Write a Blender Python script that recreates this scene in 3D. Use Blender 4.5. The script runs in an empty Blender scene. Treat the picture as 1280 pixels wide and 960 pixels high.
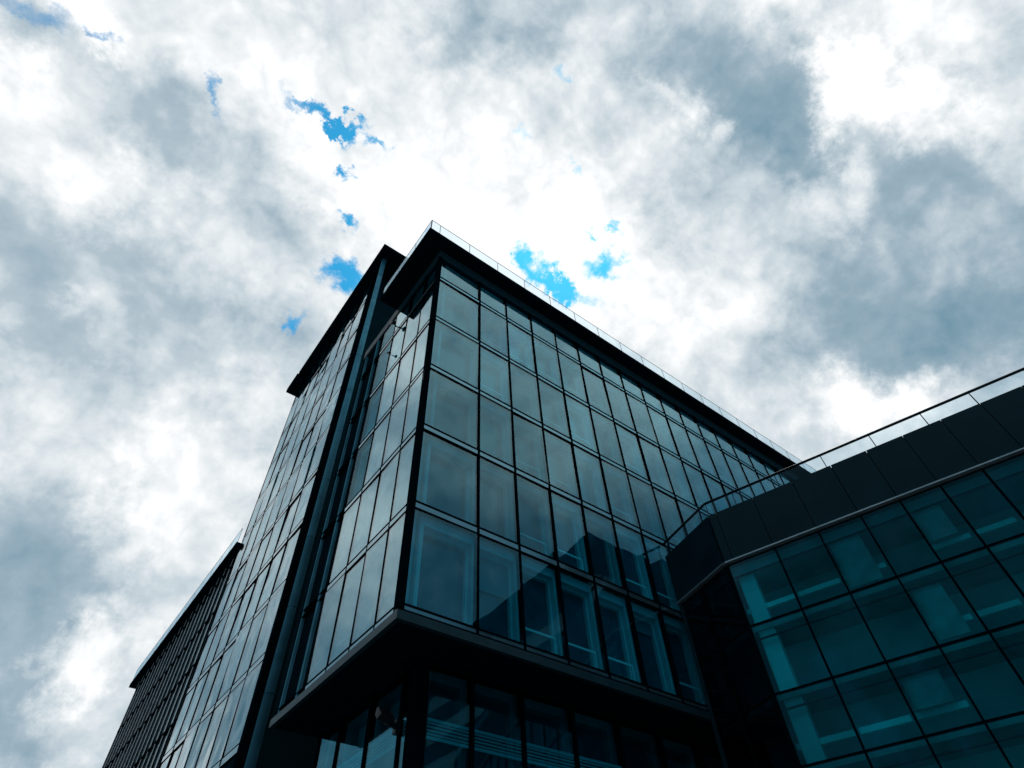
import bpy, bmesh, math, random
from mathutils import Vector, Matrix
random.seed(7)
R = math.radians
S = bpy.context.scene
COL = S.collection

# ---------------------------------------------------------------- camera
F_PX = 747.89
RIGHT = Vector((0.7980770, -0.6013916, -0.0374331))
UP = Vector((-0.4444800, -0.6295154, 0.6372974))
FWD = Vector((0.4068300, 0.4919741, 0.7697082))
cd = bpy.data.cameras.new('camera')
cam = bpy.data.objects.new('camera', cd)
COL.objects.link(cam)
cd.sensor_width = 36.0
cd.lens = 36.0 * F_PX / 1280.0
cd.clip_start = 0.1
cd.clip_end = 3000
cam.matrix_world = Matrix((
    (RIGHT.x, UP.x, -FWD.x, 0), (RIGHT.y, UP.y, -FWD.y, 0), (RIGHT.z, UP.z, -FWD.z, 0), (0, 0, 0, 1)))
S.camera = cam
GZ = -1.6          # the camera is 1.6 m above the pavement

# ---------------------------------------------------------------- materials
def nodes(name):
    m = bpy.data.materials.new(name)
    m.use_nodes = True
    nt = m.node_tree
    nt.nodes.clear()
    out = nt.nodes.new('ShaderNodeOutputMaterial')
    return m, nt, out

def N(nt, kind, **kw):
    n = nt.nodes.new(kind)
    for k, v in kw.items():
        setattr(n, k, v)
    return n

def solid(name, base, rough=0.45, metal=0.0, var=0.15, scale=3.0, bump=0.0, stretch=(1, 1, 1), spec=0.5, tint=(1, 1, 1)):
    m, nt, out = nodes(name)
    p = N(nt, 'ShaderNodeBsdfPrincipled')
    p.inputs['Metallic'].default_value = metal
    p.inputs['Specular IOR Level'].default_value = spec
    p.inputs['Specular Tint'].default_value = (*tint, 1)
    if spec <= 0.05:
        p.inputs['IOR'].default_value = 1.01
    tc = N(nt, 'ShaderNodeTexCoord')
    mp = N(nt, 'ShaderNodeMapping')
    mp.inputs['Scale'].default_value = stretch
    nz = N(nt, 'ShaderNodeTexNoise')
    nz.inputs['Scale'].default_value = scale
    nz.inputs['Detail'].default_value = 5
    nt.links.new(tc.outputs['Object'], mp.inputs['Vector'])
    nt.links.new(mp.outputs[0], nz.inputs['Vector'])
    rmp = N(nt, 'ShaderNodeMapRange')
    rmp.inputs['From Min'].default_value = 0.3
    rmp.inputs['From Max'].default_value = 0.7
    rmp.inputs['To Min'].default_value = 1 - var
    rmp.inputs['To Max'].default_value = 1 + var
    nt.links.new(nz.outputs['Fac'], rmp.inputs['Value'])
    mx = N(nt, 'ShaderNodeVectorMath', operation='SCALE')
    mx.inputs[0].default_value = base
    nt.links.new(rmp.outputs[0], mx.inputs['Scale'])
    nt.links.new(mx.outputs[0], p.inputs['Base Color'])
    r2 = N(nt, 'ShaderNodeMapRange')
    r2.inputs['To Min'].default_value = max(rough - 0.1, 0.02)
    r2.inputs['To Max'].default_value = min(rough + 0.1, 1)
    nt.links.new(nz.outputs['Fac'], r2.inputs['Value'])
    nt.links.new(r2.outputs[0], p.inputs['Roughness'])
    if bump:
        b = N(nt, 'ShaderNodeBump')
        b.inputs['Strength'].default_value = bump
        b.inputs['Distance'].default_value = 0.02
        nt.links.new(nz.outputs['Fac'], b.inputs['Height'])
        nt.links.new(b.outputs[0], p.inputs['Normal'])
    nt.links.new(p.outputs[0], out.inputs['Surface'])
    return m

def glass(name, tint, ior, wave=0.0006, wscale=0.9, rand=0.12, refl=(0.78, 0.93, 1.0)):
    """Architectural float glass: mirror part by Fresnel, the rest passes tinted."""
    m, nt, out = nodes(name)
    tc = N(nt, 'ShaderNodeTexCoord')
    oi = N(nt, 'ShaderNodeObjectInfo')
    add = N(nt, 'ShaderNodeVectorMath', operation='MULTIPLY_ADD')
    add.inputs[1].default_value = (1, 1, 1)
    sc = N(nt, 'ShaderNodeVectorMath', operation='SCALE')
    sc.inputs[0].default_value = (37.0, 11.0, 23.0)
    nt.links.new(oi.outputs['Random'], sc.inputs['Scale'])
    nt.links.new(tc.outputs['Object'], add.inputs[0])
    nt.links.new(sc.outputs[0], add.inputs[2])
    nz = N(nt, 'ShaderNodeTexNoise')
    nz.inputs['Scale'].default_value = wscale
    nz.inputs['Detail'].default_value = 1.0
    nt.links.new(add.outputs[0], nz.inputs['Vector'])
    b = N(nt, 'ShaderNodeBump')
    b.inputs['Strength'].default_value = 1.0
    b.inputs['Distance'].default_value = wave * 20
    nt.links.new(nz.outputs['Fac'], b.inputs['Height'])
    geo = N(nt, 'ShaderNodeNewGeometry')
    im = N(nt, 'ShaderNodeMix', data_type='FLOAT')
    im.inputs[2].default_value = ior
    im.inputs[3].default_value = 1.0 / ior
    nt.links.new(geo.outputs['Backfacing'], im.inputs[0])
    fr = N(nt, 'ShaderNodeFresnel')
    nt.links.new(im.outputs[0], fr.inputs['IOR'])
    nt.links.new(b.outputs[0], fr.inputs['Normal'])
    tr = N(nt, 'ShaderNodeBsdfTransparent')
    rm = N(nt, 'ShaderNodeMapRange')
    rm.inputs['To Min'].default_value = 1 - rand
    rm.inputs['To Max'].default_value = 1 + rand * 0.3
    nt.links.new(oi.outputs['Random'], rm.inputs['Value'])
    ts = N(nt, 'ShaderNodeVectorMath', operation='SCALE')
    ts.inputs[0].default_value = tint
    nt.links.new(rm.outputs[0], ts.inputs['Scale'])
    nt.links.new(ts.outputs[0], tr.inputs['Color'])
    gl = N(nt, 'ShaderNodeBsdfGlossy')
    gl.inputs['Roughness'].default_value = 0.0
    gl.inputs['Color'].default_value = (*refl, 1)
    nt.links.new(b.outputs[0], gl.inputs['Normal'])
    mix = N(nt, 'ShaderNodeMixShader')
    nt.links.new(fr.outputs[0], mix.inputs[0])
    nt.links.new(tr.outputs[0], mix.inputs[1])
    nt.links.new(gl.outputs[0], mix.inputs[2])
    nt.links.new(mix.outputs[0], out.inputs['Surface'])
    return m

M = {}
M['mullion'] = solid('dark_mullion_metal', (0.0012, 0.0055, 0.0085), 0.6, spec=0.03, tint=(0.35, 0.8, 1))
M['dark'] = solid('dark_cladding', (0.003, 0.016, 0.023), 0.6, var=0.2, spec=0.03, tint=(0.35, 0.8, 1))
M['endwall'] = solid('end_wall_cladding', (0.006, 0.027, 0.036), 0.6, var=0.2, scale=0.6, spec=0.05)
M['fascia'] = solid('teal_fascia', (0.012, 0.052, 0.070), 0.5, var=0.12, spec=0.08)
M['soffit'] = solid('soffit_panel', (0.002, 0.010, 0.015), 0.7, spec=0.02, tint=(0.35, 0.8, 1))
M['parapet'] = solid('parapet_panel', (0.003, 0.019, 0.027), 0.45, var=0.22, scale=0.7, spec=0.12, tint=(0.35, 0.8, 1))
M['ledge'] = solid('ledge_metal', (0.007, 0.030, 0.041), 0.42, var=0.12, spec=0.25, tint=(0.4, 0.85, 1))
M['spandrel_side'] = solid('spandrel_glass_side', (0.22, 0.36, 0.41), 0.10, metal=0.75, var=0.1, scale=1.2)
M['spandrel'] = solid('spandrel_glass', (0.13, 0.25, 0.30), 0.16, metal=0.8, var=0.1, scale=1.2, tint=(0.5, 0.88, 1))
M['frame'] = solid('pale_window_frame', (0.58, 0.66, 0.69), 0.5, var=0.06)
M['frame_dark'] = solid('dull_window_frame', (0.20, 0.27, 0.30), 0.5, var=0.1)
M['bar'] = solid('white_bar', (0.90, 0.92, 0.93), 0.4, var=0.03)
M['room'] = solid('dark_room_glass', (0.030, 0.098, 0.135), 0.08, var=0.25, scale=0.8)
M['blind'] = solid('window_blind', (0.14, 0.22, 0.26), 0.7, var=0.08, scale=20, stretch=(0.2, 0.2, 3))
M['skyback'] = solid('sky_reflection_backing', (0.30, 0.50, 0.55), 0.8, var=0.2, scale=0.9)  # pale teal backing stands in for sky reflected in the lower side panes
M['nbwall'] = solid('neighbour_cladding', (0.32, 0.52, 0.58), 0.7, var=0.15, scale=0.3)
M['column'] = solid('blue_metal_column', (0.065, 0.22, 0.30), 0.7, var=0.2, scale=1.2, spec=0.03)
M['trim'] = solid('steel_trim', (0.30, 0.37, 0.40), 0.35, metal=0.6, var=0.12)
M['rail'] = solid('dark_handrail', (0.005, 0.014, 0.019), 0.4, spec=0.2, tint=(0.4, 0.85, 1))
M['roof'] = solid('roof_membrane', (0.10, 0.11, 0.12), 0.8)
M['fin'] = solid('aluminium_fin', (0.78, 0.82, 0.84), 0.45, var=0.15)
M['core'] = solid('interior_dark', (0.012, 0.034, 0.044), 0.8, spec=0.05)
M['inside'] = solid('interior_wall', (0.50, 0.66, 0.68), 0.8, var=0.15, scale=0.7)
M['ceiling'] = solid('interior_ceiling', (0.68, 0.76, 0.78), 0.8, var=0.08)
M['slab'] = solid('slab_edge', (0.24, 0.34, 0.36), 0.8, var=0.1)
M['black'] = solid('black_fitting', (0.006, 0.008, 0.010), 0.45)
M['glassR'] = glass('curtain_glass', (0.40, 0.86, 0.93), 1.66, wave=0.0003, wscale=0.6, refl=(0.66, 0.93, 1.0))
M['glassL'] = glass('curtain_glass_side', (0.36, 0.82, 0.88), 3.1, wave=0.0006, wscale=0.6, refl=(0.88, 0.97, 1.0))
M['glassB'] = glass('tower_glass', (0.36, 0.82, 0.88), 3.4, wave=0.0036, wscale=0.5, refl=(0.92, 0.97, 1.0))
M['glassC'] = glass('dark_reflection_glass', (0.30, 0.80, 0.86), 1.10, wave=0.0008, wscale=0.5)  # weak mirror and tint stand in for a dark reflection on upper side panes
M['glassD'] = glass('dark_link_glass', (0.10, 0.45, 0.52), 1.04, wave=0.0002, wscale=0.5)
M['wingblind'] = solid('wing_blind', (0.30, 0.40, 0.42), 0.8, var=0.35, scale=1.2)
M['glassF'] = glass('facet_glass', (0.06, 0.42, 0.48), 1.35, wave=0.0002, wscale=0.5)
M['glassW'] = glass('wing_glass', (0.14, 0.82, 0.86), 1.50, wave=0.0003, wscale=0.5)
M['glassG'] = glass('lower_glass', (0.24, 0.80, 0.86), 1.7, wave=0.0003, wscale=0.5, refl=(0.45, 0.88, 1.0))
M['railglass'] = glass('balustrade_glass', (0.90, 0.95, 0.97), 1.28, wave=0.0, rand=0.02)

# ---------------------------------------------------------------- mesh helpers
class MB:
    def __init__(self):
        self.bm = bmesh.new()
    def hexa(self, c):
        v = [self.bm.verts.new(p) for p in c]
        for f in ((0, 1, 2, 3), (7, 6, 5, 4), (0, 4, 5, 1), (1, 5, 6, 2), (2, 6, 7, 3), (3, 7, 4, 0)):
            self.bm.faces.new([v[i] for i in f])
        return self
    def box(self, x0, x1, y0, y1, z0, z1):
        return self.hexa([(x0, y0, z0), (x1, y0, z0), (x1, y1, z0), (x0, y1, z0),
                          (x0, y0, z1), (x1, y0, z1), (x1, y1, z1), (x0, y1, z1)])
    def ring(self, w, h, bl, br, bb, bt, y0, y1, x0=0.0, z0=0.0):
        self.box(x0, x0 + bl, y0, y1, z0, z0 + h)
        self.box(x0 + w - br, x0 + w, y0, y1, z0, z0 + h)
        self.box(x0 + bl, x0 + w - br, y0, y1, z0, z0 + bb)
        self.box(x0 + bl, x0 + w - br, y0, y1, z0 + h - bt, z0 + h)
        return self
    def prism(self, pts, z0, z1):
        n = len(pts)
        a = [self.bm.verts.new((p[0], p[1], z0)) for p in pts]
        b = [self.bm.verts.new((p[0], p[1], z1)) for p in pts]
        self.bm.faces.new(a[::-1]); self.bm.faces.new(b)
        for i in range(n):
            j = (i + 1) % n
            self.bm.faces.new((a[i], a[j], b[j], b[i]))
        return self
    def tube(self, p, q, r, n=10):
        p, q = Vector(p), Vector(q)
        d = (q - p).normalized()
        u = d.orthogonal().normalized(); w = d.cross(u)
        A, B = [], []
        for i in range(n):
            a = 2 * math.pi * i / n
            o = (u * math.cos(a) + w * math.sin(a)) * r
            A.append(self.bm.verts.new(p + o)); B.append(self.bm.verts.new(q + o))
        self.bm.faces.new(A[::-1]); self.bm.faces.new(B)
        for i in range(n):
            j = (i + 1) % n
            self.bm.faces.new((A[i], A[j], B[j], B[i]))
        return self
    def mesh(self, name, mat, smooth=False, bevel=0.0):
        if bevel:
            bmesh.ops.bevel(self.bm, geom=self.bm.edges[:], offset=bevel, segments=1, affect='EDGES')
        bmesh.ops.recalc_face_normals(self.bm, faces=self.bm.faces)
        me = bpy.data.meshes.new(name)
        self.bm.to_mesh(me); self.bm.free()
        for m in (mat if isinstance(mat, (list, tuple)) else [mat]):
            me.materials.append(m)
        if smooth:
            for p in me.polygons:
                p.use_smooth = len(p.vertices) == 4
        return me

def thing(name, loc, label, cat, group=None):
    o = bpy.data.objects.new(name, None)
    COL.objects.link(o)
    o.location = loc
    o.empty_display_size = 0.5
    o['label'] = label; o['category'] = cat
    if group: o['group'] = group
    return o

def put(name, me, parent, mat4):
    """Link mesh me; mat4 is its world matrix; parent may be a thing or a part."""
    o = bpy.data.objects.new(name, me)
    COL.objects.link(o)
    if parent is not None:
        o.parent = parent
        pm = parent['_m'] if False else PM[parent.name]
        o.matrix_basis = pm.inverted() @ mat4
    else:
        o.matrix_basis = mat4
    PM[o.name] = mat4
    return o
PM = {}
def root(name, loc, label, cat, group=None):
    o = thing(name, loc, label, cat, group)
    PM[o.name] = Matrix.Translation(Vector(loc))
    return o
def sub(name, me, parent):
    o = bpy.data.objects.new(name, me)
    COL.objects.link(o)
    o.parent = parent
    PM[o.name] = PM[parent.name]
    return o

class Frame:
    """x runs along a facade, y goes INTO the building, z is up."""
    def __init__(self, ox, oy, ex, ey):
        self.o = Vector((ox, oy, 0)); self.e = Vector((ex, ey, 0)).normalized()
        self.i = Vector((-self.e.y, self.e.x, 0))
    def mat(self, x=0, y=0, z=0):
        p = self.o + self.e * x + self.i * y
        return Matrix(((self.e.x, self.i.x, 0, p.x), (self.e.y, self.i.y, 0, p.y), (0, 0, 1, z), (0, 0, 0, 1)))
    def pt(self, x, y, z=0):
        p = self.o + self.e * x + self.i * y
        return (p.x, p.y, z)

# ---------------------------------------------------------------- double-skin window (one part, its pieces sub-parts)
CACHE = {}
def cached(key, fn):
    if key not in CACHE:
        CACHE[key] = fn()
    return CACHE[key]

def win_meshes(w, h, gm, il=0.0, ir=0.0):
    k = (round(w, 3), round(h, 3), gm, il, ir)
    W0 = w
    w = w - il - ir
    pane = cached(('pane',) + k, lambda: MB().box(0.02, W0 - 0.02, 0.0, 0.014, 0.01, h - 0.01).mesh('window', M[gm]))
    def fr():
        b = MB()
        sj = min(0.13, w * 0.075)
        b.ring(w, h, sj, sj, 0.07, min(0.34, h * 0.14), 0.20, 0.44, il)
        b.ring(w - 2 * sj, h - 0.07 - min(0.34, h * 0.14), 0.07, 0.07, 0.07, 0.09, 0.42, 0.60, il + sj, 0.07)
        return b.mesh('inner_frame', M['frame'])
    frm = cached(('fr',) + k, fr)
    sj = min(0.13, w * 0.075)
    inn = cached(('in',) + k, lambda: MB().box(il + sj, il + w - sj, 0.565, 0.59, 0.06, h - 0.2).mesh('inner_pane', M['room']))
    def rl():
        b = MB()
        b.box(il + w * 0.07, il + w * 0.80, 0.12, 0.155, 0.60, 0.665)
        b.box(il + w * 0.80 - 0.04, il + w * 0.80, 0.12, 0.155, 0.05, 0.60)
        return b.mesh('guard_rail', M['bar'])
    rail = cached(('rl',) + k, rl)
    bl = [cached(('bl', f) + k, lambda f=f: MB().box(il + sj + 0.1, il + w - sj - 0.1, 0.50, 0.52, h * f, h - 0.3).mesh('blind', M['blind'])) for f in (0.18, 0.5, 0.72)]
    return pane, frm, inn, rail, bl

def window(parent, fr, x, z, w, h, gm, rail_p=0.6, blind_p=0.3, tilt=0.007, rng=random, il=0.0, ir=0.0):
    pane, frm, inn, rail, bl = win_meshes(w, h, gm, il, ir)
    m = fr.mat(x, 0, z) @ Matrix.Rotation(rng.gauss(0, tilt), 4, 'Z') @ Matrix.Rotation(rng.gauss(0, tilt * 0.6), 4, 'X')
    o = put('window', pane, parent, m)
    sub('inner_frame', frm, o)
    sub('inner_pane', inn, o)
    if rng.random() < rail_p:
        sub('guard_rail', rail, o)
    elif rng.random() < blind_p:
        sub('blind', rng.choice(bl), o)
    return o

def window_into(acc, fr, x, z, w, h):
    """the same window added to a merged mass of far, tiny ones"""
    m = fr.mat(x, 0, z)
    acc.append((m, w, h))

# ================================================================ MAIN CORNER BLOCK
CX, CY, B5 = 6.881, 13.68, 8.919
HF = 3.6
ROWS = [B5 + HF * k for k in range(6)]
BAND = 0.29
WTOP = 28.85
SOF = 29.55
LEDGE0, LEDGE1 = 8.40, 8.72
R_BAYS = [0, 2.58] + [2.58 + 1.746 * i for i in range(1, 19)]
L_BAYS = [0, 1.417] + [1.417 + 1.523 * i for i in range(1, 5)] + [8.35]
R_END, L_END = R_BAYS[-1], L_BAYS[-1]
fR = Frame(CX, CY, 1, 0)
fL = Frame(CX, CY + L_END, 0, -1)      # x runs from the far end towards the corner

office = root('office_building', (CX, CY, GZ),
              'glass corner office block with flat overhanging black roof and recessed lower floor', 'building')
I4 = Matrix.Identity(4)
rng = random.Random(11)

wins = []
for r, z in enumerate(ROWS):
    top = WTOP if r == 5 else z + HF - BAND
    for i in range(len(R_BAYS) - 1):
        wins.append((fR, R_BAYS[i], z, R_BAYS[i + 1] - R_BAYS[i], top - z, 'glassR', r, i))
    for i in range(4):
        w = L_BAYS[i + 1] - L_BAYS[i]
        wins.append((fL, L_END - L_BAYS[i + 1], z, w, top - z, 'glassC' if (i == 3 and r >= 2) else 'glassL', r, i))
def rank(t):     # nearest / largest first
    fr, x, z, w, h, g, r, i = t
    c = Vector(fr.pt(x + w / 2, 0, z + h / 2))
    hid = 0
    if g == 'glassR' and (i > 7 + r * 2.2):   # hidden by the right wing
        hid = 1000
    return c.length + hid
wins.sort(key=rank)
far = []
for k, (fr, x, z, w, h, g, r, i) in enumerate(wins):
    if k < 80:
        o = window(office, fr, x, z, w, h, g, rail_p=0.62 if i else (0.0 if g == 'glassR' else 0.4), blind_p=0.25 if i else 0.0, rng=rng,
                   il=0.5 if (i == 0 and g == 'glassR') else 0.0, ir=0.5 if (i == 0 and g == 'glassL') else 0.0)
    else:
        far.append((fr, x, z, w, h, g))
if far:
    bm = bmesh.new()
    mats = [M['glassR'], M['frame'], M['room'], M['bar'], M['blind'], M['glassL'], M['glassC'], M['glassD']]
    for fr, x, z, w, h, g in far:
        pane, frm, inn, rail, bl = win_meshes(w, h, g)
        parts = [(pane, {'glassR': 0, 'glassL': 5, 'glassC': 6, 'glassD': 7}[g]), (frm, 1), (inn, 2)]
        if rng.random() < 0.6: parts.append((rail, 3))
        for me, mi in parts:
            t = bmesh.new(); t.from_mesh(me)
            t.transform(fr.mat(x, 0, z))
            for f in t.faces: f.material_index = mi
            tmp = bpy.data.meshes.new('tmp'); t.to_mesh(tmp); t.free()
            bm.from_mesh(tmp); bpy.data.meshes.remove(tmp)
    me = bpy.data.meshes.new('far_windows')
    bm.to_mesh(me); bm.free()
    for m in mats: me.materials.append(m)
    o = put('far_windows', me, office, I4)
    o['kind'] = 'stuff'

# spandrel bands and transoms, one per storey and face
for r, z in enumerate(ROWS):
    for fr, L in ((fR, R_END), (fL, L_END)):
        a, b = 0.0, L
        zb = z - BAND if r else LEDGE1
        put('spandrel', MB().box(a if fr is fR else L_END - L_BAYS[4], b, -0.012, 0.10, zb + 0.03, z - 0.03).mesh('spandrel', M['spandrel' if fr is fR else 'spandrel_side']), office, fr.mat())
        m = MB()
        q = -0.035 if fr is fR else -0.025
        m.box(a, b, q, 0.10, z - 0.033, z + 0.018)
        m.box(a, b, q, 0.10, zb - 0.018, zb + 0.033)
        put('transom', m.mesh('transom', M['mullion']), office, fr.mat())
# mullions
for x in R_BAYS[1:]:
    put('mullion', MB().box(x - 0.042, x + 0.042, -0.035, 0.16, LEDGE1, WTOP).mesh('mullion', M['mullion']), office, fR.mat())
for x in L_BAYS[1:5]:
    put('mullion', MB().box(-0.022, 0.022, -0.022, 0.16, LEDGE1, WTOP).mesh('mullion', M['mullion']), office, fL.mat(L_END - x))
put('mullion', MB().box(-0.02, 0.02, -0.03, 0.16, LEDGE1, WTOP).mesh('mullion', M['mullion']), office, fL.mat(L_END - 0.27))
put('corner_post', MB().prism([(CX - 0.075, CY - 0.085), (CX + 0.11, CY - 0.085), (CX + 0.11, CY + 0.02), (CX + 0.02, CY + 0.02), (CX + 0.02, CY + 0.10), (CX - 0.075, CY + 0.10)], LEDGE1 + 0.01, WTOP - 0.003).mesh('corner_post', M['mullion']), office, I4)
put('corner_lining', MB().prism([(CX + 0.03, CY + 0.03), (CX + 0.09, CY + 0.03), (CX + 0.55, CY + 0.49), (CX + 0.55, CY + 0.55), (CX + 0.49, CY + 0.55), (CX + 0.03, CY + 0.09)], LEDGE1, WTOP).mesh('corner_lining', M['frame']), office, I4)
# dark fascia above the glass
m = MB()
m.prism([(CX - 0.05, CY - 0.05), (CX + R_END, CY - 0.05), (CX + R_END, CY + 0.5), (CX + 0.5, CY + 0.5), (CX + 0.5, CY + L_END), (CX - 0.05, CY + L_END)], WTOP, SOF)
put('fascia', m.mesh('fascia', M['fascia']), office, I4)
for i in (4, 5):
    put('link_panel', MB().box(L_END - L_BAYS[i + 1] + 0.01, L_END - L_BAYS[i] - 0.01, 0.10, 0.25, LEDGE1, WTOP).mesh('link_panel', M['soffit']), office, fL.mat())
for x, w in ((6.55, 0.16), (8.0, 0.10)):
    put('edge_profile', MB().box(L_END - x - w, L_END - x, -0.015, 0.12, LEDGE1, WTOP).mesh('edge_profile', M['column']), office, fL.mat())
# recessed core behind the cavity
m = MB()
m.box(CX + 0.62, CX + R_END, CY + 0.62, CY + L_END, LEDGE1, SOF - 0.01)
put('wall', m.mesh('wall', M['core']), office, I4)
# roof slab with overhang
EX, EY = 5.76, 12.97
m = MB()
m.prism([(EX, EY), (CX + R_END + 0.5, EY), (CX + R_END + 0.5, CY + L_END), (CX + 0.4, CY + L_END), (CX + 0.4, 18.3), (EX, 18.3)], SOF, SOF + 0.24)
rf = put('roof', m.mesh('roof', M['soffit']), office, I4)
m = MB()
m.box(EX - 0.02, CX + R_END + 0.5, EY - 0.02, EY, SOF + 0.19, SOF + 0.27)
m.box(EX - 0.02, EX, EY, 18.3, SOF + 0.19, SOF + 0.27)
sub('roof_edge', m.mesh('roof_edge', M['mullion']), rf).matrix_basis = PM[rf.name].inverted()
# soffit joints : shallow dark ribs
# ledge under the glass and soffit of the recess
m = MB()
m.prism([(CX - 0.10, CY - 0.10), (CX + R_END, CY - 0.10), (CX + R_END, CY + 0.05), (CX + 0.05, CY + 0.05), (CX + 0.05, CY + L_END + 0.02), (CX - 0.10, CY + L_END + 0.02)], LEDGE0, LEDGE1 - 0.06)
put('ledge', m.mesh('ledge', M['ledge']), office, I4)
m = MB()
m.prism([(CX + 0.05, CY + 0.05), (CX + R_END, CY + 0.05), (CX + R_END, CY + L_END), (CX + 0.05, CY + L_END)], LEDGE0 + 0.02, LEDGE1 - 0.01)
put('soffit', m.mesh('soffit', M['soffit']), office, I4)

# roof glass balustrade
def balustrade(parent, p0, p1, z0, z1, n, rail_r, post_r, mat='railglass', over=0.0, posts=True):
    p0, p1 = Vector(p0), Vector(p1)
    d = (p1 - p0); L = d.length; e = d / L
    fr = Frame(p0.x, p0.y, e.x, e.y)
    step = L / n
    pm = MB().box(0.012, step - 0.012, -0.006, 0.006, z0, z1 - rail_r).mesh('balustrade_panel', M[mat])
    po = MB().box(-post_r, post_r, 0.01, 0.01 + post_r * 2, z0, z1 - rail_r * 0.5).mesh('baluster', M['rail'])
    for i in range(n):
        put('balustrade_panel', pm, parent, fr.mat(i * step))
    for i in range(n + 1):
        put('baluster', po, parent, fr.mat(i * step))
    put('handrail', MB().tube((-over, 0, z1), (L + over, 0, z1), rail_r).mesh('handrail', M['rail'], smooth=True), parent, fr.mat())
balustrade(office, (EX + 0.62, EY + 0.06, 0), (CX + R_END + 0.3, EY + 0.06, 0), SOF + 0.24, 30.95, 18, 0.014, 0.013)
balustrade(office, (EX + 0.06, 18.2, 0), (EX + 0.06, EY + 0.06, 0), SOF + 0.24, 30.95, 3, 0.014, 0.013)
balustrade(office, (EX + 0.06, EY + 0.06, 0), (EX + 0.62, EY + 0.06, 0), SOF + 0.24, 30.95, 1, 0.014, 0.013)

# ---- recessed lower storey
GX, GY = 8.50, 15.30
gR = Frame(GX, GY, 1, 0)
gx = [0.42, 1.92, 3.80, 5.88, 7.96, 10.04, 12.12]
GL = [0.37, 0.73, 2.73, 4.80, 6.40]
gL = Frame(GX, GY + GL[-1], 0, -1)
put('corner_post', MB().box(GX - 0.03, GX + 0.40, GY - 0.03, GY + 0.36, GZ, LEDGE0 + 0.015).mesh('corner_post', M['mullion'], bevel=0.012), office, I4)
def low_window(fr, x, w, z0, z1, slat, gm='glassG', back='room'):
    o = put('window', MB().box(0.03, w - 0.03, 0, 0.014, 0.02, z1 - z0 - 0.02).mesh('window', M[gm]), office, fr.mat(x, 0, z0))
    h = z1 - z0
    sub('inner_frame', MB().ring(w, h, 0.16, 0.22, 0.2, 0.28, 0.35, 0.60).mesh('inner_frame', M['frame_dark']), o)
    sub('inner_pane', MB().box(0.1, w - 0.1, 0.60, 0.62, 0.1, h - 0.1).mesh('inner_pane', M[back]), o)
    if slat:
        b = MB()
        for k in range(6):
            t = 0.075 if k in (0, 5) else 0.035
            zc = 6.46 + k * 0.092 - z0
            b.box(0.06, w - 0.06, 0.06, 0.10, zc - t / 2, zc + t / 2)
        sub('slat_screen', b.mesh('slat_screen', M['bar']), o)
for i in range(len(gx) - 1):
    for (z0, z1) in ((1.9, LEDGE0), (GZ + 0.05, 1.8)):
        low_window(gR, gx[i], gx[i + 1] - gx[i], z0, z1, z0 > 1)
for i in range(len(GL) - 1):
    for (z0, z1) in ((1.9, LEDGE0), (GZ + 0.05, 1.8)):
        low_window(gL, GL[-1] - GL[i + 1], GL[i + 1] - GL[i], z0, z1, z0 > 1, back='skyback')
for x in gx[1:]:
    put('mullion', MB().box(x - 0.06, x + 0.06, -0.05, 0.2, GZ, LEDGE0 + 0.01).mesh('mullion', M['mullion']), office, gR.mat())
for x in GL[1:]:
    put('mullion', MB().box(-0.05, 0.05, -0.05, 0.2, GZ, LEDGE0 + 0.01).mesh('mullion', M['mullion']), office, gL.mat(GL[-1] - x))
for fr, L in ((gR, gx[-1]), (gL, GL[-1] - 0.3)):
    put('transom', MB().box(0, L, -0.03, 0.2, 1.8, 1.9).mesh('transom', M['mullion']), office, fr.mat())
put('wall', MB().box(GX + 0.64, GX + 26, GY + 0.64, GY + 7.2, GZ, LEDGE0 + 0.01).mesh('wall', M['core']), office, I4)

# ================================================================ TALL BLOCK ON THE LEFT
TX, TY0, TY1 = 8.00, 28.96, 45.2
tower = root('tower_block', (TX, TY0, GZ),
             'tall glass block behind the corner office block, with a blue metal column at its edge', 'building')
TB = [29.30 + 2.272 * i for i in range(8)]
fT = Frame(TX, TB[-1], 0, -1)
TL = TB[-1] - TB[0]
TR = [10.41 + 4.0 * k for k in range(10)]
TSOF = 50.45
rng = random.Random(5)
for k, z in enumerate(TR):
    top = z + 4.0 - 0.38
    for i in range(7):
        window(tower, fT, 2.272 * i, z, 2.272, top - z, 'glassB', rail_p=0.3, blind_p=0.3, tilt=0.009, rng=rng)
    zb = z - 0.38
    put('spandrel', MB().box(-0.1, TL, -0.012, 0.30, zb + 0.02, z - 0.02).mesh('spandrel', M['spandrel_side']), tower, fT.mat())
    m = MB().box(-0.1, TL, -0.025, 0.1, z - 0.022, z + 0.018)
    m.box(-0.1, TL, -0.025, 0.1, zb - 0.018, zb + 0.022)
    put('transom', m.mesh('transom', M['mullion']), tower, fT.mat())
for y in TB[1:]:
    put('mullion', MB().box(-0.035, 0.035, -0.034, 0.16, TR[0] - 0.3, TSOF).mesh('mullion', M['mullion']), tower, fT.mat(TB[-1] - y))
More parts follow.
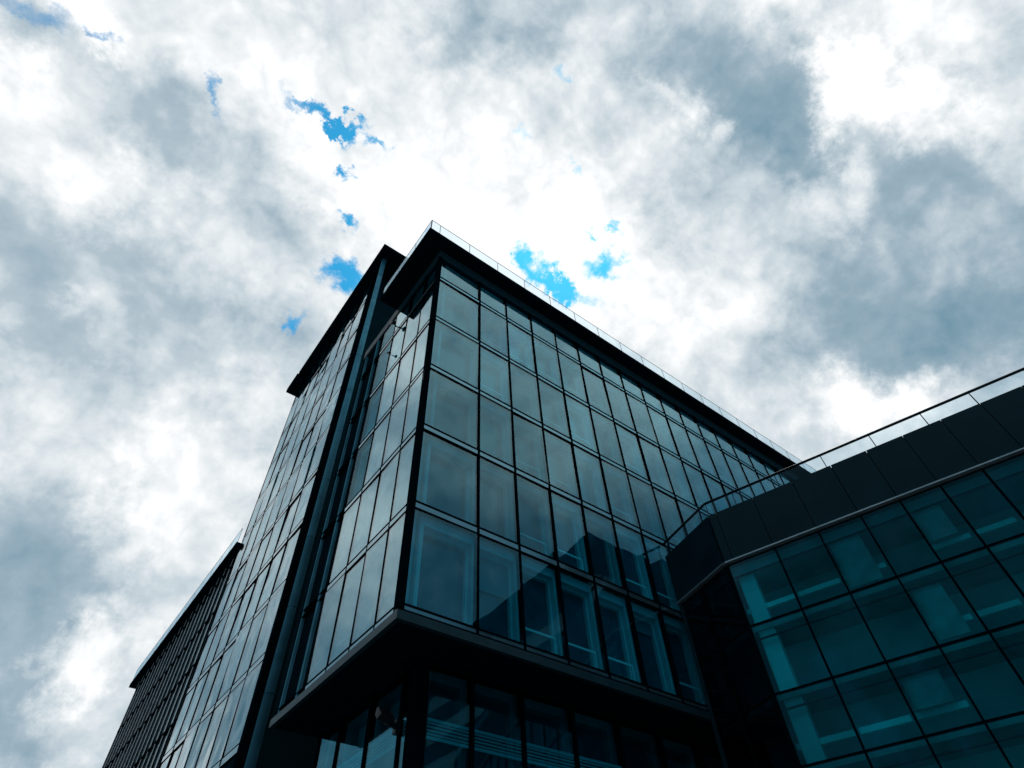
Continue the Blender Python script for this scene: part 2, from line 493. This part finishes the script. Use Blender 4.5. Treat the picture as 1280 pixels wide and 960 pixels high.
# dark jamb at the near edge, end wall, base
put('corner_post', MB().box(TX - 0.06, TX + 0.4, TY0 - 0.10, TB[0] + 0.02, GZ, TSOF).mesh('corner_post', M['mullion']), tower, I4)
put('end_wall', MB().box(TX + 0.401, 22.0, TY0, TY0 + 0.5, GZ, TSOF - 0.002).mesh('end_wall', M['endwall']), tower, I4)
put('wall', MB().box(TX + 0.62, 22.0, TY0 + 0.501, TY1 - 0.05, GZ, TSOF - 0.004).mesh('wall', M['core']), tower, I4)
put('base', MB().box(TX + 0.04, TX + 0.6, TB[0] + 0.03, TY1 - 0.06, GZ, TR[0] - 0.32).mesh('base', M['dark']), tower, I4)
rf = put('roof', MB().prism([(7.28, 25.9), (22.0, 25.9), (22.0, 44.2), (7.28, 44.2)], TSOF, TSOF + 0.4).mesh('roof', M['soffit']), tower, I4)
put('roof', MB().prism([(7.16, 44.19), (22.0, 44.19), (22.0, 46.8), (7.16, 46.8)], TSOF - 0.6, TSOF - 0.001).mesh('roof', M['soffit']), tower, I4)
COLX = 8.02
# round metal column with joint rings
cl = put('column', MB().tube((COLX, 27.2, GZ), (COLX, 27.2, TSOF + 0.02), 0.21, 24).mesh('column', M['column'], smooth=True), tower, I4)
for z in TR[:]:
    s = sub('joint_ring', cached('jr', lambda: MB().tube((COLX, 27.2, -0.012), (COLX, 27.2, 0.012), 0.215, 24).mesh('joint_ring', M['mullion'], smooth=True)), cl)
    s.matrix_basis = PM[cl.name].inverted() @ Matrix.Translation((0, 0, z + 1.2))
# dark link wall strip with pale edge profiles between the two blocks

put('end_wall', MB().box(CX + 0.02, CX + 6, CY + L_END + 0.02, CY + L_END + 0.3, LEDGE1, SOF - 0.02).mesh('end_wall', M['dark']), office, I4)

# ================================================================ FIN WING (far left, lower)
fw = root('fin_clad_wing', (8.08, 45.3, GZ), 'lower far wing clad in closely spaced pale vertical fins', 'building')
FY0, FY1 = 45.34, 74.0
FS = 29.84
put('glass_wall', MB().box(8.31, 8.36, FY0, FY1, GZ, FS).mesh('glass_wall', M['spandrel_side']), fw, I4)
put('wall', MB().box(8.6, 22, FY0, FY1, GZ, FS - 0.002).mesh('wall', M['core']), fw, I4)
nf = 18
finm = MB().box(8.215, 8.305, -0.03, 0.03, GZ, FS).mesh('fin', M['mullion'])
finb = MB().box(8.18, 8.213, -0.035, 0.035, GZ, FS).mesh('fin_cap', M['fin'])
for i in range(nf):
    y = FY0 + 0.5 + (FY1 - FY0 - 0.6) * i / (nf - 1)
    sub('fin_cap', finb, put('fin', finm, fw, Matrix.Translation((0, y, 0))))
for k in range(8):
    z = 1.0 + 4.0 * k
    put('transom', MB().box(8.18, 8.305, FY0, FY1, z - 0.12, z + 0.12).mesh('transom', M['mullion']), fw, I4)
rf = put('roof', MB().box(7.66, 22, FY0 + 0.3, 75.9, FS, FS + 0.4).mesh('roof', M['soffit']), fw, I4)
balustrade(fw, (7.73, 75.8, 0), (7.73, FY0 + 0.4, 0), FS + 0.4, FS + 1.8, 13, 0.016, 0.014)

# ================================================================ RIGHT WING
KX, KY = 18.833, 10.634
WD = R(-72.03)
fW = Frame(KX, KY, math.cos(WD), math.sin(WD))
JX, JY = 19.455, 13.60
dl = math.hypot(JX - KX, JY - KY)
fF = Frame(JX, JY, KX - JX, KY - JY)      # short facet, x runs from the office block to the wing corner
WS = [0, 1.884, 3.489, 4.985, 6.311, 7.612, 8.919] + [8.919 + 1.3 * i for i in range(1, 9)]
FSX = [0, dl * 0.47, dl]
TRIM = 12.82
WR = [12.76, 10.353, 8.069, 6.02, 3.9, 1.7, GZ + 0.1]
PAR, RAIL = 15.08, 15.76
WE = WS[-1]
wing = root('office_wing', (KX, KY, GZ), 'dark angled wing on the right with deep black parapet and teal glazing', 'building')
rng = random.Random(3)
PC = fW.pt(WE, 0); PB = fW.pt(WE, 9); PA = fF.pt(0, 9)
outline = lambda off: [fF.pt(0, off), (KX + 0.97 * off, KY + 0.06 * off, 0), fW.pt(WE, off), fW.pt(WE, 10), fF.pt(0, 10)]

def wing_window(fr, x, w, z0, z1, k, i):
    h = z1 - z0
    o = put('window', MB().box(0.0, w, 0.0, 0.016, 0.0, h).mesh('window', M['glassW' if fr is fW else 'glassF']), wing, fr.mat(x, 0, z0))
    # suspended ceiling edge just behind the glass
    sub('ceiling_edge', MB().box(0, w, 0.16, 0.22, h - 0.46, h - 0.41).mesh('ceiling_edge', M['core']), o)
    if fr is fW:
        if rng.random() < 0.75:
            sub('strip_light', MB().box(0.05, w - 0.10, 0.45, 0.62, h * 0.27, h * 0.27 + 0.17).mesh('strip_light', M['bar']), o)
        q = rng.random()
        if i in (0,):
            sub('inner_column', MB().box(0.18, 0.75, 0.35, 0.8, 0, h).mesh('inner_column', M['ceiling']), o)
        elif q < 0.22:
            sub('blind', MB().box(0.10, w - 0.35, 0.26, 0.29, h * rng.choice((0.1, 0.35)), h - 0.44).mesh('blind', M['wingblind']), o)
        elif q < 0.42:
            b = MB()
            for j in range(9):
                b.box(0.2 + j * (w - 0.4) / 8, 0.215 + j * (w - 0.4) / 8, 0.30, 0.315, 0.10, 0.62)
            b.box(0.12, w - 0.1, 0.29, 0.325, 0.62, 0.65)
            sub('guard_rail', b.mesh('guard_rail', M['mullion']), o)
    return o
for k in range(len(WR) - 1):
    for i in range(len(WS) - 1):
        wing_window(fW, WS[i], WS[i + 1] - WS[i], WR[k + 1], WR[k], k, i)
    for i in range(2):
        wing_window(fF, FSX[i], FSX[i + 1] - FSX[i], WR[k + 1], WR[k], k, i)
for z in WR[1:]:
    for fr, L in ((fW, WE), (fF, dl)):
        put('transom', MB().box(0.0, L, -0.025, 0.12, z - 0.024, z + 0.024).mesh('transom', M['mullion']), wing, fr.mat())
for x in WS[1:]:
    put('mullion', MB().box(x - 0.03, x + 0.03, -0.035, 0.12, GZ, 12.74).mesh('mullion', M['mullion']), wing, fW.mat())
put('mullion', MB().box(FSX[1] - 0.03, FSX[1] + 0.03, -0.04, 0.15, GZ, 12.74).mesh('mullion', M['mullion']), wing, fF.mat())
put('corner_post', MB().tube((KX, KY, GZ), (KX, KY, 12.74), 0.075, 10).mesh('corner_post', M['mullion']), wing, I4)
put('edge_profile', MB().box(0.0, 0.16, -0.04, 0.12, GZ, 12.7).mesh('edge_profile', M['ledge']), wing, fF.mat())
# floors inside
for k, z in enumerate(WR[1:]):
    m = MB().prism(outline(0.30), z - 0.12, z + 0.06)
    put('floor_slab', m.mesh('floor_slab', M['slab']), wing, I4)
put('floor_slab', MB().prism(outline(0.24), 12.36, 12.74).mesh('floor_slab', M['slab']), wing, I4)
m = MB().prism([fF.pt(0, 2.2), (KX + 2.1, KY + 0.25, 0), fW.pt(WE, 2.2), fW.pt(WE, 2.5), (KX + 2.4, KY + 0.3, 0), fF.pt(0, 2.5)], GZ, 12.36)
put('inner_wall', m.mesh('inner_wall', M['inside']), wing, I4)
# parapet cladding: one panel per bay
pts = [0.0, 0.33] + WS[1:]
for a, b in zip(pts[:-1], pts[1:]):
    put('parapet_panel', MB().box(a + 0.012, b - 0.012, -0.10, 0.10, TRIM + 0.07, PAR).mesh('parapet_panel', M['parapet']), wing, fW.mat())
put('parapet_panel', MB().box(0.01, dl - 0.02, -0.10, 0.10, TRIM + 0.07, PAR).mesh('parapet_panel', M['parapet']), wing, fF.mat())
put('parapet', MB().prism(outline(0.06), 12.75, PAR - 0.002).mesh('parapet', M['soffit']), wing, I4)
# bright drip trim
put('trim', MB().box(0.0, WE, -0.16, 0.05, TRIM + 0.01, TRIM + 0.06).mesh('trim', M['trim']), wing, fW.mat())
put('trim', MB().box(0.0, dl, -0.16, 0.05, TRIM + 0.01, TRIM + 0.06).mesh('trim', M['trim']), wing, fF.mat())
# balustrade
def wing_rail(fr, xs, L0, L1):
    for a, b in zip(xs[:-1], xs[1:]):
        put('balustrade_panel', MB().box(a + 0.012, b - 0.012, -0.006, 0.008, PAR - 0.05, RAIL - 0.05).mesh('balustrade_panel', M['railglass']), wing, fr.mat())
    for a in xs[:-1]:
        put('baluster', MB().box(a - 0.016, a + 0.016, 0.012, 0.045, PAR - 0.05, RAIL - 0.03).mesh('baluster', M['rail']), wing, fr.mat())
    put('handrail', MB().tube((L0, 0, RAIL), (L1, 0, RAIL), 0.052, 12).mesh('handrail', M['rail'], smooth=True), wing, fr.mat())
wing_rail(fW, [0.02, 1.2, 3.0, 4.85, 6.7, 8.55, 10.22, 12.0, 13.8, 15.6, 17.4, WE], 0.0, WE)
wing_rail(fF, [0.1, 1.5, dl - 0.02], 0.0, dl)

# ================================================================ NEIGHBOUR ACROSS THE STREET (mirrored in the lower windows)
nb = root('neighbour_building', (46.5, -15.5, GZ), 'dark flat-roofed neighbour building, seen mirrored in the lower windows of the corner block', 'building')
put('wall', MB().box(47.5, 72, -62, -17.0, GZ, 44.2).mesh('wall', M['nbwall']), nb, I4)
put('roof', MB().box(45.8, 73, -63, -15.2, 41.0, 45.2).mesh('roof', M['soffit']), nb, I4)
put('stair_tower', MB().box(46.6, 50.5, -22.0, -17.6, GZ, 40.5).mesh('stair_tower', M['soffit']), nb, I4)
for k in range(9):
    put('window_band', MB().box(47.38, 47.499, -61, -23.0, 4.0 + 4.4 * k, 6.2 + 4.4 * k).mesh('window_band', M['room']), nb, I4)

# ================================================================ small fittings
fl = root('floodlight', (GX, 16.03, 6.80), 'black floodlight on a short arm beside the lower corner post', 'lamp')
b = MB().box(8.33, 8.47, 15.93, 16.13, 6.62, 7.0)
put('bracket', b.mesh('bracket', M['black'], bevel=0.015), fl, I4)
put('arm', MB().tube((8.40, 16.03, 6.82), (7.86, 15.62, 6.70), 0.085, 12).mesh('arm', M['black'], smooth=True), fl, I4)
hb = MB().hexa([(-0.30, -0.10, -0.14), (0.30, -0.10, -0.14), (0.24, 0.10, -0.10), (-0.24, 0.10, -0.10),
                (-0.30, -0.10, 0.16), (0.30, -0.10, 0.16), (0.22, 0.10, 0.10), (-0.22, 0.10, 0.10)])
hm = Matrix.Translation((7.68, 15.42, 6.72)) @ Matrix.Rotation(R(20), 4, 'Z') @ Matrix.Rotation(R(-35), 4, 'X')
hd = put('head', hb.mesh('head', M['black'], bevel=0.02), fl, hm)
sub('lens', MB().box(-0.27, 0.27, -0.115, -0.101, -0.11, 0.13).mesh('lens', M['black']), hd)

def spot(z, s, label):
    y = CY + L_BAYS[3] - 0.3
    o = root('wall_lamp', (CX, y, z), label, 'lamp', 'small lamps on the side facade')
    put('arm', MB().tube((CX - 0.02, y, z), (CX - 0.34 * s, y - 0.15 * s, z - 0.05), 0.04 * s, 8).mesh('arm', M['black'], smooth=True), o, I4)
    put('head', MB().tube((CX - 0.30 * s, y - 0.32 * s, z - 0.22 * s), (CX - 0.38 * s, y + 0.02, z + 0.06 * s), 0.10 * s, 12).mesh('head', M['black'], smooth=True), o, I4)
spot(27.3, 1.0, 'larger of two small dark lamps on the side facade, just under the roof overhang')
spot(24.75, 0.6, 'smaller dark lamp on the side facade, one storey below the larger one')

# ================================================================ ground
gm, nt, out = nodes('pavement')
p = N(nt, 'ShaderNodeBsdfPrincipled')
p.inputs['Roughness'].default_value = 0.85
tc = N(nt, 'ShaderNodeTexCoord')
br = N(nt, 'ShaderNodeTexBrick')
br.inputs['Scale'].default_value = 1.2
br.inputs['Color1'].default_value = (0.10, 0.105, 0.11, 1)
br.inputs['Color2'].default_value = (0.13, 0.135, 0.14, 1)
br.inputs['Mortar'].default_value = (0.05, 0.05, 0.055, 1)
br.inputs['Mortar Size'].default_value = 0.008
nt.links.new(tc.outputs['Object'], br.inputs['Vector'])
nt.links.new(br.outputs['Color'], p.inputs['Base Color'])
nt.links.new(p.outputs[0], out.inputs['Surface'])
g = MB()
v = [g.bm.verts.new(q) for q in ((-900, -900, 0), (900, -900, 0), (900, 900, 0), (-900, 900, 0))]
g.bm.faces.new(v)
go = bpy.data.objects.new('ground', g.mesh('ground', gm))
COL.objects.link(go); go.location = (0, 0, GZ); go['kind'] = 'structure'

# ================================================================ sky
SUN = Vector((0.32, 0.24, 0.92)).normalized()
world = bpy.data.worlds.new('World')
S.world = world
world.use_nodes = True
wt = world.node_tree
wt.nodes.clear()
def W(kind, **kw): return N(wt, kind, **kw)
def lk(a, b): wt.links.new(a, b)
def math_(op, a, b=None, clamp=False):
    n = W('ShaderNodeMath', operation=op); n.use_clamp = clamp
    for i, q in enumerate((a, b)):
        if q is None: continue
        if isinstance(q, (int, float)): n.inputs[i].default_value = q
        else: lk(q, n.inputs[i])
    return n.outputs[0]
tc = W('ShaderNodeTexCoord')
D = tc.outputs['Generated']
def dot(c):
    n = W('ShaderNodeVectorMath', operation='DOT_PRODUCT')
    lk(D, n.inputs[0]); n.inputs[1].default_value = c
    return n.outputs['Value']
# stereographic chart of the sky about a fixed direction in the heavens
den = math_('ADD', math_('MAXIMUM', dot(FWD), -0.98), 1.0)
u = math_('DIVIDE', dot(RIGHT), den)
v = math_('DIVIDE', dot(UP), den)
def noise(scale, detail, rough=0.55, off=(0, 0, 0), dist=0.0):
    mp = W('ShaderNodeMapping'); mp.inputs['Location'].default_value = off
    lk(D, mp.inputs['Vector'])
    n = W('ShaderNodeTexNoise')
    n.inputs['Scale'].default_value = scale; n.inputs['Detail'].default_value = detail
    n.inputs['Roughness'].default_value = rough; n.inputs['Distortion'].default_value = dist
    lk(mp.outputs[0], n.inputs['Vector'])
    return n
cmb = W('ShaderNodeCombineXYZ'); lk(u, cmb.inputs[0]); lk(v, cmb.inputs[1])
def warp(vec, nz, amp):
    a = W('ShaderNodeVectorMath', operation='SUBTRACT'); lk(nz.outputs['Color'], a.inputs[0]); a.inputs[1].default_value = (0.5, 0.5, 0.5)
    b = W('ShaderNodeVectorMath', operation='MULTIPLY'); lk(a.outputs[0], b.inputs[0]); b.inputs[1].default_value = (amp, amp, 0)
    c = W('ShaderNodeVectorMath', operation='ADD'); lk(vec, c.inputs[0]); lk(b.outputs[0], c.inputs[1])
    return c.outputs[0]
soft = warp(cmb.outputs[0], noise(4.5, 8, 0.66), 0.19)
fine = warp(cmb.outputs[0], noise(20, 7, 0.68, (3, 1, 7)), 0.06)

def chart(px, py):
    d = (RIGHT * ((px - 640) / F_PX) + UP * (-(py - 480) / F_PX) + FWD).normalized()
    k = 1 + d.dot(FWD)
    return d.dot(RIGHT) / k, d.dot(UP) / k
def blob(vec, px, py, rx, ry, rot=0.0):
    """smooth 0..1 bump of the given angular size in the sky"""
    a, b = chart(px, py)
    c = chart(px + 1, py); s = math.hypot(c[0] - a, c[1] - b)
    n = W('ShaderNodeMapping', vector_type='TEXTURE')
    n.inputs['Location'].default_value = (a, b, 0)
    n.inputs['Rotation'].default_value = (0, 0, R(rot))
    n.inputs['Scale'].default_value = (rx * s, ry * s, 1)
    lk(vec, n.inputs['Vector'])
    l = W('ShaderNodeVectorMath', operation='LENGTH'); lk(n.outputs[0], l.inputs[0])
    m = W('ShaderNodeMapRange', interpolation_type='SMOOTHSTEP')
    m.inputs['From Min'].default_value = 1.0; m.inputs['From Max'].default_value = 0.0
    m.inputs['To Min'].default_value = 0.0; m.inputs['To Max'].default_value = 1.0
    lk(l.outputs['Value'], m.inputs['Value'])
    return m.outputs[0]
def acc(terms, start):
    t = start
    for w, o in terms:
        n = W('ShaderNodeMath', operation='MULTIPLY_ADD')
        lk(o, n.inputs[0]); n.inputs[1].default_value = w
        if isinstance(t, (int, float)): n.inputs[2].default_value = t
        else: lk(t, n.inputs[2])
        t = n.outputs[0]
    return t
# px, py, rx, ry, rot, weight  (thick grey underside < 0 < sunlit cloud)
CL = [(60, 330, 260, 190, 0, -.22), (100, 500, 200, 130, 0, -.10), (0, 720, 230, 260, 0, -.42), (20, 900, 190, 120, 0, -.28),
      (210, 160, 240, 130, -20, -.19), (330, 260, 170, 100, 0, -.08), (250, 420, 260, 120, 0, -.15), (340, 560, 170, 110, 0, -.07), (620, 25, 150, 90, 0, -.13),
      (940, 130, 210, 130, -35, -.30), (1000, 190, 110, 60, -40, -.12), (870, 260, 160, 90, 0, -.08), (1160, 240, 240, 120, 10, -.16),
      (1100, 390, 290, 140, 15, -.20), (1240, 420, 190, 140, 0, -.26), (1270, 50, 140, 130, 0, -.12), (1290, 290, 110, 200, 0, -.10),
      (20, 30, 150, 90, 0, -.24), (480, 60, 90, 70, 0, -.05), (130, 600, 160, 90, 0, -.08),
      (98, 38, 70, 50, 0, .22), (140, 240, 110, 110, 40, .10), (90, 365, 70, 40, 0, .12), (155, 390, 60, 110, 20, .13),
      (420, 60, 220, 130, 0, .10), (560, 180, 300, 200, 0, .16), (600, 340, 330, 210, 0, .18), (780, 340, 280, 200, 0, .12),
      (1060, 125, 80, 90, 0, .20), (1150, 135, 200, 90, 0, .22), (850, 128, 55, 26, 0, .14), (895, 158, 40, 34, 0, .18),
      (1055, 255, 70, 60, 0, .18), (1115, 505, 150, 85, 10, .22), (920, 440, 170, 150, 0, .08), (115, 830, 120, 80, 20, .24),
      (230, 600, 220, 140, 0, .13), (290, 710, 150, 120, 0, .08), (700, 80, 120, 90, 0, .06)]
base = acc([(w, blob(soft, x, y, a, b, r)) for x, y, a, b, r, w in CL], 0.828)
def centred(o, amp):
    return math_('MULTIPLY', math_('SUBTRACT', o, 0.5), amp)
n1 = noise(3.2, 10, 0.60, (5, 2, 1), 0.4)
n2 = noise(9.0, 10, 0.62, (1, 8, 3), 0.2)
lum = math_('ADD', base, centred(n1.outputs['Fac'], 0.22))
lum = math_('ADD', lum, centred(n2.outputs['Fac'], 0.12))
n4 = noise(24.0, 8, 0.6, (6, 3, 3))
lum = math_('ADD', lum, centred(n4.outputs['Fac'], 0.10))
# rounded puffs with darker creases between them
for sc_, am_, of_ in ((4.2, 0.20, (4, 4, 1)), (9.5, 0.17, (1, 5, 2)), (21.0, 0.11, (7, 2, 5))):
    pz = noise(sc_, 2.5, 0.5, of_, 0.35)
    lum = acc([(am_ * 2, math_('SUBTRACT', math_('ABSOLUTE', math_('SUBTRACT', pz.outputs['Fac'], 0.5)), 0.10))], lum)
# billows catch the light on the side towards the sun
for sc_, dt_, st_, am_, of_ in ((4.0, 8, 0.050, 0.42, (2, 7, 4)), (11.0, 8, 0.017, 0.30, (8, 1, 6))):
    na = noise(sc_, dt_, 0.58, of_, 0.3)
    nb_ = noise(sc_, dt_, 0.58, tuple(o + q * st_ for o, q in zip(of_, SUN)), 0.3)
    lum = math_('ADD', lum, math_('MULTIPLY', math_('SUBTRACT', na.outputs['Fac'], nb_.outputs['Fac']), am_))
# unseen sky toned for reflections: darker low, brighter high behind the viewer, brighter left
def dirterm(vec, lo, hi, w, t):
    m = W('ShaderNodeMapRange', interpolation_type='SMOOTHSTEP')
    m.inputs['From Min'].default_value = lo; m.inputs['From Max'].default_value = hi
    lk(dot(Vector(vec).normalized()), m.inputs['Value'])
    return acc([(w, m.outputs[0])], t)
def stepv(vec, lo, hi):
    m = W('ShaderNodeMapRange', interpolation_type='SMOOTHSTEP')
    m.inputs['From Min'].default_value = lo; m.inputs['From Max'].default_value = hi
    lk(dot(vec), m.inputs['Value'])
    return m.outputs[0]
lum = math_('MAXIMUM', lum, math_('ADD', math_('MULTIPLY', lum, 0.5), 0.305))
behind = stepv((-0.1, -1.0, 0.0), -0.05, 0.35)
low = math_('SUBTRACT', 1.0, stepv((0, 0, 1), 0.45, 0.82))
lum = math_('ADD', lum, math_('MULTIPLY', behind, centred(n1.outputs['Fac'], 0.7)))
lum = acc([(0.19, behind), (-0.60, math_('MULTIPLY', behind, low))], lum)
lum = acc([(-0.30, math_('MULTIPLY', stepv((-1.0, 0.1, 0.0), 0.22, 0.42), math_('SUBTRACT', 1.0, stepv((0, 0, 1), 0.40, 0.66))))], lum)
lum = dirterm((-0.45, 0.65, 0.6), 0.75, 0.97, 0.10, lum)
ramp = W('ShaderNodeValToRGB')
cr = ramp.color_ramp
cr.interpolation = 'LINEAR'
stops = [(0.05, (0.006, 0.050, 0.075)), (0.30, (0.035, 0.165, 0.235)), (0.50, (0.16, 0.30, 0.39)), (0.66, (0.37, 0.48, 0.56)), (0.80, (0.62, 0.70, 0.75)), (0.93, (0.90, 0.93, 0.95)), (1.0, (1.08, 1.10, 1.11))]
while len(cr.elements) < len(stops): cr.elements.new(0.5)
for e, (q, c) in zip(cr.elements, stops):
    e.position = q; e.color = (*c, 1)
lk(lum, ramp.inputs['Fac'])
# blue gaps
HO = [(400, 148, 60, 13, -28, 1), (432, 158, 34, 11, 8, 1), (470, 180, 22, 12, -25, .8), (438, 213, 12, 12, 0, .9), (438, 272, 22, 16, -50, 1),
      (432, 345, 36, 28, -20, 1.1), (368, 405, 15, 22, 0, .8), (675, 342, 58, 20, -32, 1.0), (700, 362, 26, 14, 0, .7), (757, 333, 34, 20, 15, .95), (650, 310, 12, 22, 10, .75),
      (770, 290, 11, 14, -30, .85), (743, 300, 10, 10, 0, .75), (715, 214, 15, 14, 0, .7), (266, 110, 14, 40, 8, .75), (128, 38, 30, 12, -25, .7), (40, 12, 70, 28, -8, .7), (705, 98, 20, 18, 0, .55), (655, 165, 24, 14, 0, .5), (735, 375, 34, 16, -30, .6)]
hole = acc([(w, blob(fine, x, y, a * 1.4, b * 1.4, r)) for x, y, a, b, r, w in HO], 0.0)
n5 = noise(3.6, 7, 0.6, (9, 4, 2))
m5 = W('ShaderNodeMapRange', interpolation_type='SMOOTHSTEP')
m5.inputs['From Min'].default_value = 0.52; m5.inputs['From Max'].default_value = 0.66
lk(n5.outputs['Fac'], m5.inputs['Value'])
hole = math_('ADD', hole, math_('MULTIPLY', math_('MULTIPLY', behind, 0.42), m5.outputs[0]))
n3 = noise(30, 6, 0.65, (2, 2, 9))
n6 = noise(13, 6, 0.62, (4, 6, 1))
hole = math_('ADD', hole, centred(n3.outputs['Fac'], 0.6))
hole = math_('ADD', hole, centred(n6.outputs['Fac'], 0.8))
hm_ = W('ShaderNodeMapRange', interpolation_type='SMOOTHSTEP')
hm_.inputs['From Min'].default_value = 0.20; hm_.inputs['From Max'].default_value = 1.0
lk(hole, hm_.inputs['Value'])
STR = 0.1
sky = W('ShaderNodeTexSky', sky_type='NISHITA')
sky.sun_disc = False
sky.sun_elevation = math.asin(SUN.z)
sky.sun_rotation = math.atan2(SUN.x, SUN.y)
sky.air_density = 1.0; sky.dust_density = 0.3; sky.ozone_density = 3.0
sk = W('ShaderNodeMix', data_type='RGBA', blend_type='MULTIPLY')
sk.inputs[0].default_value = 1.0
lk(sky.outputs[0], sk.inputs[6]); sk.inputs[7].default_value = (0.22, 1.55, 1.75, 1)
cs = W('ShaderNodeVectorMath', operation='SCALE'); lk(ramp.outputs['Color'], cs.inputs[0]); cs.inputs['Scale'].default_value = 1.0 / STR
mx = W('ShaderNodeMix', data_type='RGBA')
lk(hm_.outputs[0], mx.inputs[0]); lk(cs.outputs[0], mx.inputs[6]); lk(sk.outputs[2], mx.inputs[7])
bg = W('ShaderNodeBackground'); bg.inputs['Strength'].default_value = STR
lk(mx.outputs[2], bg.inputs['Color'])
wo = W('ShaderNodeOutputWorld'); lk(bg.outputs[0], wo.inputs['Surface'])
world.cycles.sampling_method = 'MANUAL'
world.cycles.sample_map_resolution = 512

sl = bpy.data.lights.new('sun', 'SUN')
sl.energy = 1.2; sl.angle = R(12); sl.color = (1.0, 0.96, 0.90)
so = bpy.data.objects.new('sun', sl); COL.objects.link(so)
so.rotation_euler = SUN.to_track_quat('Z', 'Y').to_euler()
so.location = SUN * 60

# ================================================================ render settings
S.view_settings.view_transform = 'Standard'
S.view_settings.look = 'None'
S.view_settings.exposure = 0
S.view_settings.gamma = 1
S.render.resolution_x, S.render.resolution_y = 1024, 768
c = S.cycles
c.max_bounces = 10; c.transparent_max_bounces = 24; c.glossy_bounces = 5; c.diffuse_bounces = 3
c.sample_clamp_indirect = 4
try:
    c.use_denoising = True
    c.denoiser = 'OPENIMAGEDENOISE'
except Exception:
    pass
